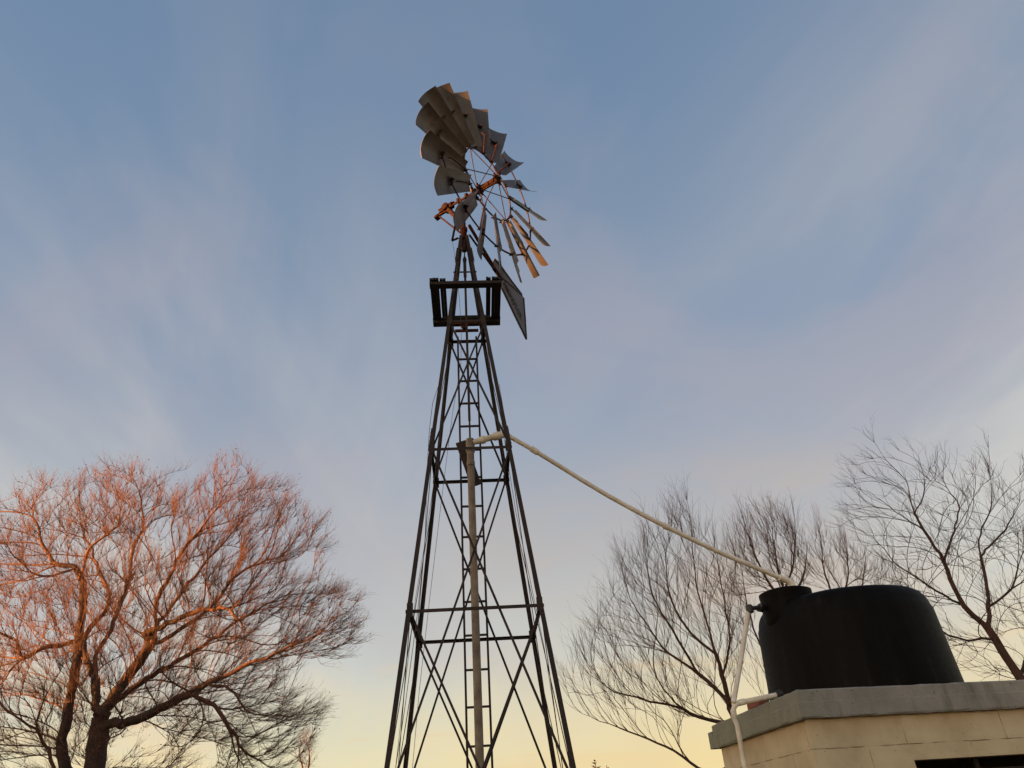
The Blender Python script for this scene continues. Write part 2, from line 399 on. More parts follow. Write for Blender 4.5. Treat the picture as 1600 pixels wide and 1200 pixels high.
m = MB()
m.tube([HUB-Nn*.19, HUB+Nn*.17], .022, 14)
for a_ in (-.14, .13):
    m.lathe(HUB+Nn*a_, Nn, [(.028, -.03), (.04, -.022), (.062, -.012), (.062, .012), (.04, .022), (.028, .03)], 18)
    for k in range(6):
        t = ang[(k*3+1) % 18]; m.bar(wp(t, .03, a_), wp(t, .085, a_), .024, .02, up=tuple(Nn))
m.lathe(HUB-Nn*.06, Nn, [(.03, -.05), (.043, -.04), (.043, -.01), (.03, 0), (.03, .03), (.04, .04), (.04, .07), (.026, .09)], 14)
m.bar(HUB-Nn*.1+Vv*.04, HUB+Nn*.1+Vv*.04, .02, .02); m.bar(HUB-Nn*.1-Vv*.04, HUB+Nn*.1-Vv*.045, .02, .02)
hub = m.build('hub', M_iron, wheel); smooth_angle(hub)
# brake band hanging below the hub
m = MB(); m.tube([HUB+Nn*.19+.12*(math.cos(q)*Uu+math.sin(q)*Vv) for q in np.linspace(math.pi*1.02, math.pi*1.95, 12)], [.008]+[.014]*10+[.008], 8)
m.bar(HUB+Nn*.19, HUB+Nn*.19-Uu*.12, .014, .014); m.bar(HUB+Nn*.19, HUB+Nn*.19+Uu*.115-Vv*.03, .014, .014)
m.build('brake_band', M_black, mill)
for k in range(6):
    t = ang[(k*3+1) % 18]+.04
    m = MB()
    m.bar(wp(t, R1*1.0), wp(t, R2*1.02), .014, .012, up=tuple(Nn))
    for a_, dt in ((-.14, .30), (.13, -.30)):
        m.tube([wp(t+dt*1.2, .07, a_), wp(t, R1)], .0062, 6); 
    m.build('spoke', M_rod, wheel)
for k in (3, 4, 5, 9, 10, 15, 16):
    m = MB(); t = ang[k]; m.tube([wp(t-.03, R1*.98, -.015), wp(t-.02, R1+(R2-R1)*(.55 if k == 3 else .75), -.075 if k < 6 else -.05), wp(t, R2*.9, -.012)], [.009, .009, .006], 8); m.build('arm', M_rust, wheel)
# gear case behind the wheel
m = MB(); SH = Nn
m.tube([HUB+SH*.16, HUB+SH*.62], .016, 12); zup = np.array([0, 0, 1.]); sd = np.cross(SH, zup)
m.bar(HUB+SH*.2+zup*.028+sd*.02, HUB+SH*.6+zup*.035+sd*.02, .014, .018); m.bar(HUB+SH*.2-zup*.03-sd*.02, HUB+SH*.6-zup*.035-sd*.02, .014, .018)
for a_ in (.2, .33, .46, .58): m.lathe(HUB+SH*a_, SH, [(.02, -.02), (.046, -.012), (.046, .012), (.02, .02)], 12)
m.build('shaft', M_iron, mill)
m = MB(); g0 = HUB+SH*.64
m.bar(g0-SH*.08, g0+SH*.12, .06, .07)
m.lathe(g0+SH*.02-sd*.055, sd, [(.015, -.01), (.052, 0), (.052, .018), (.03, .024)], 18)
m.lathe(g0+SH*.02+sd*.035, sd, [(.03, 0), (.052, .008), (.052, .022), (.015, .03)], 18)
m.bar(g0+SH*.0-zup*.05, g0+SH*.19-zup*.05, .03, .025); m.bar(g0+SH*.1+zup*.02, g0+SH*.2-zup*.06, .022, .022)
m.bar(g0-SH*.1+zup*.04, g0+SH*.16+zup*.045, .025, .016); m.bar(g0+SH*.15-zup*.06, g0+SH*.21-zup*.075, .07, .04)
for a_ in (-.06, .0, .08): m.lathe(g0+SH*a_-sd*.034, sd, [(.009, -.01), (.009, 0)], 6)
m.build('gear_case', M_iron, mill, bevel=.005)
m = MB(); m.bar(g0-zup*.03, U_(0, 0, 9.75), .05, .05, q_w=.045)
m.bar(g0+SH*.16-zup*.05, U_(-.02, 0, 9.5), .02, .02); m.build('yoke', M_iron, mill, bevel=.004)
# tail
GA = R(69); vd = np.array([math.cos(GA), math.sin(GA), 0]); vn = np.array([-vd[1], vd[0], 0])
AX0 = np.array([TX, TY, 0.])
def vp_(px, py):                         # back onto the upright plane of the tail
    d = ray(px, py); tt = np.dot(AX0-EYE, vn)/np.dot(d, vn); return EYE+d*tt
tail = bpy.data.objects.new('tail', None); C.objects.link(tail); tail.parent = mill
b0, b1 = vp_(733, 352), vp_(778, 428)
m = MB(); m.bar(b0, b1, .03, .035); m.bar(b0-np.array([0, 0, .16]), b1-np.array([0, 0, .02])-vd*.1, .018, .022)
m.bar(b1-vd*.15, b1+vd*.12, .036, .05)
m.build('tail_boom', M_iron, tail)
poly = [(773, 404), (780, 409), (790, 424), (814.5, 458), (818, 465), (820, 478), (822, 500), (822.5, 530), (812, 512), (797, 481), (784, 451), (775, 426), (769, 411)]
pts = [vp_(*p) for p in poly]
m = MB(); nn_ = len(pts); th_ = .003
vv = [p-vn*th_/2 for p in pts]+[p+vn*th_/2 for p in pts]
m.add(vv, [tuple(range(nn_-1, -1, -1)), tuple(range(nn_, 2*nn_))]+[(i, (i+1) % nn_, nn_+(i+1) % nn_, nn_+i) for i in range(nn_)])
m.build('vane', M_vane, tail)
sdn = -vn if np.dot(-vn, EYE-pts[0]) > 0 else vn
for a, b in (((781, 431), (815, 461)), ((784, 450), (822, 529)), ((822.3, 530), (818, 466)), ((773, 405), (815, 460))):
    a, b = vp_(*a), vp_(*b)
    m = MB(); m.bar(a, b, .022, .022, up=tuple(vn)); m.build('frame_bar', M_rod, tail)
# lettering on the tail, both sides of the sheet read from the mast outwards on the side we see
def text_obj(txt, size, o, xdir, ydir, parent, mat_, name, depth=.002, squash=1.):
    cu = bpy.data.curves.new(name+'_curve', 'FONT'); cu.body = txt; cu.size = size; cu.extrude = depth; cu.resolution_u = 3
    to = bpy.data.objects.new('tmp', cu); C.objects.link(to)
    bpy.context.view_layer.update()
    dg = bpy.context.evaluated_depsgraph_get(); me = bpy.data.meshes.new_from_object(to.evaluated_get(dg))
    bpy.data.objects.remove(to); bpy.data.curves.remove(cu)
    xd = unit(xdir); yd = unit(ydir); zd = np.cross(xd, yd)
    m = MB()
    vv = [np.array(o)+xd*v.co.x*squash+yd*v.co.y+zd*v.co.z for v in me.vertices]
    m.add(vv, [tuple(p.vertices) for p in me.polygons]); bpy.data.meshes.remove(me)
    return m.build(name, mat_, parent)
la, lb = vp_(786, 444), vp_(817, 507)
text_obj('AERMOTOR', .17, la+sdn*.008, lb-la, np.cross(sdn, unit(lb-la)), tail, M_ink, 'lettering', squash=.93*np.linalg.norm(lb-la)/.86*.86/.95)
# furl lever and wires
fl0, fl1, fl2 = at(713, 343, TY-.02), at(706.5, 376, TY-.05), at(716, 372, TY-.03)
m = MB(); m.bar(fl0, fl1, .018, .022); m.bar(fl1, fl2, .016, .02); m.build('furl_lever', M_iron, mill)
def wire(pts, r=.0028, name='control_wire'):
    m = MB(); m.tube(pts, r, 5); m.build(name, M_wire, mill)
wire([fl1, at(710, 395, TY-.1), at(714, 430, TY-.15), at(718, 470, TY-.1), at(721, 520, TY), at(720, 570, TY), at(708, 640, TY), at(700, 700, TY), at(690, 780, TY), at(672, 930, TY), at(655, 1080, TY), at(640, 1250, TY)], .0022)
yN = TY-.2
wire([at(686, 600, yN), at(676, 630, yN), at(671, 670, yN), at(668, 720, yN), at(664, 850, yN), at(652, 960, yN), at(632, 1110, yN), at(612, 1240, yN)])
wire([at(700, 560, yN), at(683, 720, yN), at(662, 860, yN), at(650, 930, yN), at(634, 1060, yN), at(618, 1200, yN)], .0022)
wire([at(775, 600, TY+.3), at(790, 700, TY+.3), at(806, 800, TY+.3), at(830, 915, TY+.3), at(850, 1010, TY+.3), at(866, 1110, TY+.3), at(884, 1230, TY+.3)])
wire([at(780, 600, TY+.25), at(800, 720, TY+.25), at(836, 920, TY+.25), at(862, 1040, TY+.25), at(880, 1110, TY+.25), at(893, 1230, TY+.25)], .0022)

# ------------------------------------------------------------------ well pipe with slanting board
ztop = at(736, 686, TY)[2]
well = thing('well_pipe', (TX, TY, 0), 'weathered vertical well pipe standing in the middle of the windmill tower', 'pipe')
m = MB(); m.tube([(TX, TY, -.1), (TX, TY, ztop-.05)], [.036, .034], 16); p_ = m.build('standpipe', M_pump, well); smooth_angle(p_)
m = MB(); m.lathe((TX, TY, ztop-.30), (0, 0, 1), [(.036, 0), (.041, .005), (.041, .05), (.036, .055), (.036, .15), (.044, .155), (.044, .29), (.036, .30)], 18)
p_ = m.build('collar', M_pump, well); smooth_angle(p_)
bd = thing('board', at(714, 690, TY+.05), 'dark slanting board wedged behind the top of the well pipe', 'board')
m = MB(); a, b = at(719.5, 690, TY+.04), at(744.5, 759, TY+.13)
m.bar(a, b, .105, .022, up=(0, -1, .1))
m.build('plank', mat('tarred_board', (.03, .022, .018), .8, 0, (.05, .035, .025), 10, .4), bd, bevel=.008)

# ------------------------------------------------------------------ pump house, roof slab
B = 1.55; byaw = .1369; e1 = np.array([math.cos(byaw), math.sin(byaw), 0]); e2 = np.array([-e1[1], e1[0], 0])
BC = np.array([1.317*B, 4*B, 0.]); RZ = 1.6+.5702*B; HB = .1333*B; LB = 1.30*B; WB = 3.6
def P(a, b, z): return BC+e1*a+e2*b+np.array([0, 0, z])
house = thing('pump_house', BC, 'low tan block pump house under a thick concrete slab roof', 'building')
def wall_mat():
    m = bpy.data.materials.new('painted_block_wall'); m.use_nodes = True; t = m.node_tree; b = t.nodes['Principled BSDF']
    b.inputs['Roughness'].default_value = .9
    tc = N(t, 'ShaderNodeTexCoord'); uv = N(t, 'ShaderNodeUVMap')
    n = N(t, 'ShaderNodeTexNoise'); n.inputs['Scale'].default_value = 2.2; n.inputs['Detail'].default_value = 7; n.inputs['Roughness'].default_value = .65
    t.links.new(tc.outputs['Object'], n.inputs['Vector'])
    base = ramp(t, [(.3, (.43, .36, .225)), (.55, (.56, .485, .315)), (.75, (.62, .55, .38))]); t.links.new(n.outputs[0], base.inputs[0])
    # joints between the blocks, broken up
    dn = N(t, 'ShaderNodeTexNoise'); dn.inputs['Scale'].default_value = 9; t.links.new(uv.outputs[0], dn.inputs['Vector'])
    off = N(t, 'ShaderNodeVectorMath', operation='SCALE'); off.inputs['Scale'].default_value = .010
    t.links.new(dn.outputs['Color'], off.inputs[0])
    ad = N(t, 'ShaderNodeVectorMath', operation='ADD'); t.links.new(uv.outputs[0], ad.inputs[0]); t.links.new(off.outputs[0], ad.inputs[1])
    br = N(t, 'ShaderNodeTexBrick'); br.inputs['Scale'].default_value = 1; br.inputs['Brick Width'].default_value = .84; br.inputs['Row Height'].default_value = .205
    br.inputs['Mortar Size'].default_value = .0042; br.inputs['Mortar Smooth'].default_value = .3; br.offset = .38
    t.links.new(ad.outputs[0], br.inputs['Vector'])
    gp = N(t, 'ShaderNodeTexNoise'); gp.inputs['Scale'].default_value = 6; gp.inputs['Detail'].default_value = 4; t.links.new(uv.outputs[0], gp.inputs['Vector'])
    gr = ramp(t, [(.42, (.10, .10, .10)), (.6, (.85, .85, .85))]); t.links.new(gp.outputs[0], gr.inputs[0])
    jf = math_(t, 'MULTIPLY', br.outputs['Fac'], gr.outputs[0])
    c = mixc(t, jf, base.outputs[0], (.17, .115, .06))
    # pits and specks
    vo = N(t, 'ShaderNodeTexVoronoi'); vo.inputs['Scale'].default_value = 17; t.links.new(tc.outputs['Object'], vo.inputs['Vector'])
    pr = ramp(t, [(.035, (1, 1, 1)), (.075, (0, 0, 0))]); t.links.new(vo.outputs['Distance'], pr.inputs[0])
    c = mixc(t, pr.outputs[0], c, (.09, .06, .035))
    # rusty stain running down from the slab
    sp = N(t, 'ShaderNodeSeparateXYZ'); t.links.new(uv.outputs[0], sp.inputs[0])
    s1 = N(t, 'ShaderNodeTexNoise'); s1.inputs['Scale'].default_value = 1.0; s1.inputs['Detail'].default_value = 5
    cb = N(t, 'ShaderNodeCombineXYZ'); t.links.new(math_(t, 'MULTIPLY', sp.outputs[0], 7), cb.inputs[0]); t.links.new(math_(t, 'MULTIPLY', sp.outputs[1], 1.3), cb.inputs[1])
    t.links.new(cb.outputs[0], s1.inputs['Vector'])
    hr = N(t, 'ShaderNodeMapRange'); t.links.new(sp.outputs[1], hr.inputs[0]); hr.inputs[1].default_value = -.16; hr.inputs[2].default_value = 0; hr.inputs[3].default_value = 0; hr.inputs[4].default_value = .8
    st = math_(t, 'MULTIPLY', math_(t, 'MULTIPLY', s1.outputs[0], hr.outputs[0]), 1.0, clamp=True)
    c = mixc(t, st, c, (.30, .13, .05))
    t.links.new(c, b.inputs['Base Color'])
    h = math_(t, 'SUBTRACT', math_(t, 'MULTIPLY', n.outputs[0], .3), math_(t, 'ADD', jf, math_(t, 'MULTIPLY', pr.outputs[0], .6)))
    n3 = N(t, 'ShaderNodeTexNoise'); n3.inputs['Scale'].default_value = 55; n3.inputs['Detail'].default_value = 5; t.links.new(tc.outputs['Object'], n3.inputs['Vector'])
    bp = N(t, 'ShaderNodeBump'); bp.inputs['Strength'].default_value = .8; bp.inputs['Distance'].default_value = .006
    t.links.new(math_(t, 'ADD', h, math_(t, 'MULTIPLY', n3.outputs[0], .5)), bp.inputs['Height']); t.links.new(bp.outputs[0], b.inputs['Normal'])
    return m
WM = wall_mat()
ins = .05; HT = RZ-HB                    # wall set back under the slab
# wall with a real vent opening in the front
VX0, VX1 = .83, 2.0; VZ1 = HT-.320; VZ0 = VZ1-.28; TW = .16
def wall_quads():
    v, f, uvs = [], [], []
    def quad(ps, us):
        b = len(v); v.extend(ps); f.append((b, b+1, b+2, b+3)); uvs.extend(us)
    a0, a1, b0_, b1_ = ins, WB-ins, ins, LB-ins
    def rect(org, d, s0, s1, z0, z1, u0=0):
        q = [org(s0, z0), org(s1, z0), org(s1, z1), org(s0, z1)]
        quad(q, [(s0+u0, z0-HT), (s1+u0, z0-HT), (s1+u0, z1-HT), (s0+u0, z1-HT)])
    front = lambda s, z: P(s, b0_, z)
    for s0, s1, z0, z1 in ((a0, a1, 0, VZ0), (a0, VX0, VZ0, VZ1), (VX1, a1, VZ0, VZ1), (a0, a1, VZ1, HT)): rect(front, 0, s0, s1, z0, z1, .02)
    rect(lambda s, z: P(a0, b1_-s+b0_, z), 0, b0_, b1_, 0, HT, .6)
    rect(lambda s, z: P(a1, s, z), 0, b0_, b1_, 0, HT)
    rect(lambda s, z: P(a1-s+a0, b1_, z), 0, a0, a1, 0, HT)
    # reveal of the opening
    I = b0_+TW
    quad([P(VX0, b0_, VZ0), P(VX0, I, VZ0), P(VX0, I, VZ1), P(VX0, b0_, VZ1)], [(0, 0)]*4)
    quad([P(VX1, I, VZ0), P(VX1, b0_, VZ0), P(VX1, b0_, VZ1), P(VX1, I, VZ1)], [(0, 0)]*4)
    quad([P(VX0, b0_, VZ1), P(VX0, I, VZ1), P(VX1, I, VZ1), P(VX1, b0_, VZ1)], [(0, 0)]*4)
    quad([P(VX0, I, VZ0), P(VX0, b0_, VZ0), P(VX1, b0_, VZ0), P(VX1, I, VZ0)], [(0, 0)]*4)
    # inner skin so that the room is closed
    for s0, s1, z0, z1 in ((a0, a1, 0, VZ0), (a0, VX0, VZ0, VZ1), (VX1, a1, VZ0, VZ1), (a0, a1, VZ1, HT)):
        quad([P(s1, I, z0), P(s0, I, z0), P(s0, I, z1), P(s1, I, z1)], [(0, 0)]*4)
    return v, f, uvs
v, f, uvs = wall_quads()
m = MB(); m.add(v, f); wo_ = m.build('wall', WM, house)
ul = wo_.data.uv_layers.new(name='UVMap')
for i, l in enumerate(wo_.data.loops): ul.data[i].uv = uvs[l.vertex_index]
# frame in the opening
for z_ in (VZ0+.03, VZ1-.10):
    m = MB(); m.bar(P(VX0, ins+TW*.6, z_), P(VX1, ins+TW*.6, z_), .04, .045); m.build('vent_rail', M_wood, house)
for a_ in (VX0+.02, (VX0+VX1)/2, VX1-.02):
    m = MB(); m.bar(P(a_, ins+TW*.85, VZ0), P(a_, ins+TW*.85, VZ1), .035, .035); m.build('vent_post', M_wood, house)
def slab_mat():
    m = bpy.data.materials.new('mossy_concrete'); m.use_nodes = True; t = m.node_tree; b = t.nodes['Principled BSDF']
    b.inputs['Roughness'].default_value = .92
    tc = N(t, 'ShaderNodeTexCoord')
    n = N(t, 'ShaderNodeTexNoise'); n.inputs['Scale'].default_value = 3; n.inputs['Detail'].default_value = 7; n.inputs['Roughness'].default_value = .65
    t.links.new(tc.outputs['Object'], n.inputs['Vector'])
    base = ramp(t, [(.32, (.185, .185, .17)), (.5, (.245, .24, .22)), (.72, (.30, .29, .26))]); t.links.new(n.outputs[0], base.inputs[0])
    mp = N(t, 'ShaderNodeMapping'); mp.inputs['Scale'].default_value = (9, 9, 1.2); t.links.new(tc.outputs['Object'], mp.inputs[0])
    s = N(t, 'ShaderNodeTexNoise'); s.inputs['Scale'].default_value = 1.3; s.inputs['Detail'].default_value = 6; t.links.new(mp.outputs[0], s.inputs['Vector'])
    sr = ramp(t, [(.52, (0, 0, 0)), (.72, (.5, .5, .5))]); t.links.new(s.outputs[0], sr.inputs[0])
    c = mixc(t, sr.outputs[0], base.outputs[0], (.075, .08, .06))
    # moss mostly on the left end
    sp = N(t, 'ShaderNodeSeparateXYZ'); t.links.new(tc.outputs['Object'], sp.inputs[0])
    g1 = N(t, 'ShaderNodeMapRange'); t.links.new(sp.outputs[0], g1.inputs[0]); g1.inputs[1].default_value = .25; g1.inputs[2].default_value = -.2; g1.inputs[3].default_value = .0; g1.inputs[4].default_value = .75
    c = mixc(t, math_(t, 'MULTIPLY', g1.outputs[0], n.outputs[0], clamp=True), c, (.20, .23, .10))
    vo = N(t, 'ShaderNodeTexVoronoi'); vo.inputs['Scale'].default_value = 14; t.links.new(tc.outputs['Object'], vo.inputs['Vector'])
    pr = ramp(t, [(.05, (1, 1, 1)), (.09, (0, 0, 0))]); t.links.new(vo.outputs['Distance'], pr.inputs[0])
    c = mixc(t, pr.outputs[0], c, (.04, .04, .03))
    t.links.new(c, b.inputs['Base Color'])
    n3 = N(t, 'ShaderNodeTexNoise'); n3.inputs['Scale'].default_value = 45; n3.inputs['Detail'].default_value = 6; t.links.new(tc.outputs['Object'], n3.inputs['Vector'])
    bp = N(t, 'ShaderNodeBump'); bp.inputs['Strength'].default_value = .7; bp.inputs['Distance'].default_value = .008
    t.links.new(math_(t, 'SUBTRACT', n3.outputs[0], pr.outputs[0]), bp.inputs['Height']); t.links.new(bp.outputs[0], b.inputs['Normal'])
    return m
SM = slab_mat()
def rough_box(a0, a1, b0_, b1_, z0, z1, step=.07, amp=.006, seed=1):
    """concrete slab with slightly uneven arrises"""
    rg = np.random.default_rng(seed)
    per = []
    def run(p, q):
        n = max(2, int(np.linalg.norm(np.array(q)-np.array(p))/step))
        for k in range(n): per.append(tuple(np.array(p)+(np.array(q)-np.array(p))*k/n))
    run((a0, b0_), (a1, b0_)); run((a1, b0_), (a1, b1_)); run((a1, b1_), (a0, b1_)); run((a0, b1_), (a0, b0_))
    n = len(per); c = ((a0+a1)/2, (b0_+b1_)/2); rows = []
    for zi, (z, ins_, am) in enumerate(((z0, .006, amp), (z0+.012, 0, amp*.5), ((z0*.45+z1*.55), .0, amp*.3), ((z0*.45+z1*.55)+.006, .004, amp*.3), (z1-.01, .004, amp*.4), (z1, .012, amp*.6))):
        for (a, b) in per:
            sa = np.sign(c[0]-a) if abs(a-a0) < 1e-6 or abs(a-a1) < 1e-6 else 0
            sb = np.sign(c[1]-b) if abs(b-b0_) < 1e-6 or abs(b-b1_) < 1e-6 else 0
            rows.append(P(a+sa*(ins_+abs(rg.normal(0, am))), b+sb*(ins_+abs(rg.normal(0, am))), z+rg.normal(0, am*.5)))
    f = [(r*n+k, r*n+(k+1) % n, (r+1)*n+(k+1) % n, (r+1)*n+k) for r in range(5) for k in range(n)]
    f += [tuple(range(n-1, -1, -1)), tuple(5*n+k for k in range(n))]
    m = MB(); m.add(rows, f); return m
roof = rough_box(0, WB, 0, LB, HT, RZ).build('roof', SM, house)
# step at the far left end of the slab
m = MB(); c1 = P(.02, LB+.05, HT+.05)
m.bar(P(-.0, LB+.06, HT+HB*.38), P(1.2, LB+.06, HT+HB*.38), .12, HB*.74); m.build('roof_lip', SM, house, bevel=.006)
# brick lying on the roof
bk = thing('brick', P(.06, 1.0, RZ), 'old red brick lying on the roof edge behind the white pipe', 'brick')
m = MB(); m.bar(P(.07, .80, RZ+.03), P(.07, 1.05, RZ+.03), .1, .055); m.build('brick_body', M_brick, bk, bevel=.006)

# ------------------------------------------------------------------ water tank
def black_plastic():
    m = bpy.data.materials.new('black_polyethylene'); m.use_nodes = True; t = m.node_tree; b = t.nodes['Principled BSDF']
    b.inputs['Roughness'].default_value = .55; b.inputs['Specular IOR Level'].default_value = .07
    tc = N(t, 'ShaderNodeTexCoord'); mp = N(t, 'ShaderNodeMapping'); mp.inputs['Scale'].default_value = (5, 5, .6); t.links.new(tc.outputs['Object'], mp.inputs[0])
    n = N(t, 'ShaderNodeTexNoise'); n.inputs['Scale'].default_value = 1.6; n.inputs['Detail'].default_value = 8; n.inputs['Roughness'].default_value = .6; t.links.new(mp.outputs[0], n.inputs['Vector'])
    c = ramp(t, [(.40, (.003, .0027, .0027)), (.62, (.006, .0055, .005)), (.78, (.024, .020, .016))]); t.links.new(n.outputs[0], c.inputs[0])
    t.links.new(c.outputs[0], b.inputs['Base Color'])
    n2 = N(t, 'ShaderNodeTexNoise'); n2.inputs['Scale'].default_value = 30; n2.inputs['Detail'].default_value = 6; t.links.new(tc.outputs['Object'], n2.inputs['Vector'])
    rr = ramp(t, [(.3, (.5, .5, .5)), (.8, (.62, .62, .62))]); t.links.new(n2.outputs[0], rr.inputs[0]); t.links.new(rr.outputs[0], b.inputs['Roughness'])
    bp = N(t, 'ShaderNodeBump'); bp.inputs['Strength'].default_value = .06; bp.inputs['Distance'].default_value = .002; t.links.new(n2.outputs[0], bp.inputs['Height']); t.links.new(bp.outputs[0], b.inputs['Normal'])
    return m
MT = black_plastic()
TR = .835; TC = P(1.125, LB*.5-.02, 0)
ZS = at(1326, 957, TC[1])[2]             # height of the shoulder
tank = thing('water_tank', (TC[0], TC[1], RZ), 'large round black plastic water tank standing on the slab roof', 'water tank')
prof = [(TR*.975, 0), (TR*.995, .02)]
Hb = ZS-RZ-.10
for q in np.linspace(0.05, 1, 10): prof.append((TR*(.998-.045*q), Hb*q))
for q in np.linspace(0, 1, 10)[1:]:
    an = q*math.pi/2*.9; prof.append((TR*.953-.012-.10*(1-math.cos(an)), Hb+.165*math.sin(an)))
lr, lh = prof[-1]
for q in np.linspace(.12, 1, 9): prof.append((lr*(1-q), lh+.12*math.sin(q*math.pi/2)))
m = MB(); m.lathe((TC[0], TC[1], RZ+.002), (0, 0, 1), prof, 96); tb = m.build('tank_body', MT, tank); smooth_angle(tb, 50)
NK = at(1232, 950, TC[1]-.17); NR = .245
nz0 = ZS-.045; nz1 = at(1228, 927, NK[1])[2]
NKC = np.array([NK[0], NK[1], 0])
m = MB(); m.lathe(NKC+np.array([0, 0, nz0]), (0, 0, 1), [(NR*.50, -.17), (NR*.80, -.13), (NR*.97, -.07), (NR*1.0, .0), (NR*1.0, .05), (NR*.985, nz1-nz0-.04), (NR*1.0, nz1-nz0-.03), (NR*1.0, nz1-nz0), (NR*.9, nz1-nz0+.01), (.001, nz1-nz0+.03)], 48)
nb = m.build('tank_neck', MT, tank); smooth_angle(nb, 40)

# ------------------------------------------------------------------ pipes
def polytube(m, pts, r, n=12): m.tube(pts, r, n)
disc = thing('water_pipe', at(740, 688, TY), 'long sagging white pipe from the windmill tower to the tank', 'pipe')
start = np.array([TX, TY, at(740, 692, TY)[2]])
yend = NKC[1]
ctrl = [(787, 678.5), (795, 681), (803, 686), (835, 704), (870, 725.5), (910, 750.5), (950, 774.5), (1000, 802), (1040, 822.5), (1090, 847), (1130, 865.5), (1180, 886.5), (1212, 900), (1232, 908)]
pts = []
for i, (x, y) in enumerate(ctrl):
    fx = (x-740)/(1232-740); pts.append(at(x, y, TY*(1-fx)+yend*fx - (.05 if x < 900 else 0)))
m = MB(); m.tube(pts, .0225, 14); o_ = m.build('pipe_run', M_pvc, disc); smooth_angle(o_)
m = MB(); q0 = start+np.array([.03, -.01, 0]); q1 = pts[0]; d_ = unit(q1-q0); Ld = np.linalg.norm(q1-q0)
m.lathe(q0, d_, [(.027, 0), (.027, .03), (.03, .04), (.03, .07), (.04, .08), (.04, .12), (.03, .125), (.03, .2), (.034, .2), (.034, .205), (.042, .22), (.042, .27), (.032, .275), (.032, Ld-.1), (.036, Ld-.095), (.036, Ld+.02), (.028, Ld+.03)], 16)
o_ = m.build('pipe_fittings', M_pvc, disc); smooth_angle(o_)
m = MB()
d2 = unit(pts[4]-pts[3]); m = MB(); m.lathe(pts[3]-d2*.04, d2, [(.027, 0), (.031, .003), (.031, .08), (.027, .083)], 14); m.build('coupling', M_pvc, disc)
d3 = unit(pts[9]-pts[8]); m = MB(); m.lathe(pts[8]-d3*.03, d3, [(.027, 0), (.0305, .003), (.0305, .06), (.027, .063)], 14); m.build('coupling', M_pvc, disc)
d4 = unit(pts[-1]-pts[-2]); m = MB(); m.lathe(pts[-1]-d4*.10, d4, [(.027, 0), (.032, .004), (.032, .1)], 14)
e_ = pts[-1]; m.tube([e_-d4*.01, e_+d4*.025-np.array([0, 0, .01]), e_+d4*.04-np.array([0, 0, .05]), e_+d4*.04-np.array([0, 0, .16])], .033, 14)
o_ = m.build('end_elbow', M_pvc, disc); smooth_angle(o_)
# overflow line down the left side of the pump house
ov = thing('overflow_pipe', P(-.1, .7, 0), 'white overflow pipe running down beside the pump house wall', 'pipe')
YT = NKC[1]-.02; YB = P(-.10, .62, 0)[1]
t0 = at(1186, 949, NKC[1]-.05); t1 = at(1171, 951, NKC[1]-.1)
m = MB(); m.tube([at(1192, 952, NKC[1]-.03), t0], [.03, .042], 12); m.tube([t0, t1], .020, 12)
m.lathe(t1+np.array([0, 0, .035]), (0, 0, -1), [(.025, 0), (.034, .01), (.034, .07), (.028, .075)], 14)
m.build('elbow_fitting', M_black, ov)
tp = at(1169, 957, NKC[1]-.1); bt = at(1146, 1098, YB-.02)
m = MB(); m.tube([tp, tp*.5+bt*.5+np.array([.004, 0, 0]), bt], .021, 14); o_ = m.build('riser', M_pvc, ov); smooth_angle(o_)
c0 = at(1147, 1102, YB); g1_ = at(1215, 1085.5, YB+.05)
low = at(1152, 1133, YB); bot = at(1164, 1200, YB); dn = unit(bot-low); gnd = np.array([low[0]-.01, low[1], 0])
m = MB(); m.tube([g1_, at(1185, 1092, YB+.02), at(1160, 1097, YB), at(1152, 1099.5, YB), at(1147.5, 1104, YB), at(1145.5, 1111, YB), at(1147, 1122, YB), low, bot, bot+dn*2.2], .021, 14)
m.tube([at(1164, 1096, YB), at(1154, 1098.5, YB)], .025, 14); m.tube([at(1145.5, 1110, YB), at(1147.5, 1121, YB)], .025, 14)
o_ = m.build('downpipe', M_pvc, ov); smooth_angle(o_)
m = MB(); dg_ = unit(g1_-at(1185, 1092, YB+.02)); m.lathe(g1_-dg_*.015, dg_, [(.028, 0), (.031, .01), (.031, .03), (.036, .035), (.036, .055)], 14)
m.build('tank_outlet', M_black, ov)

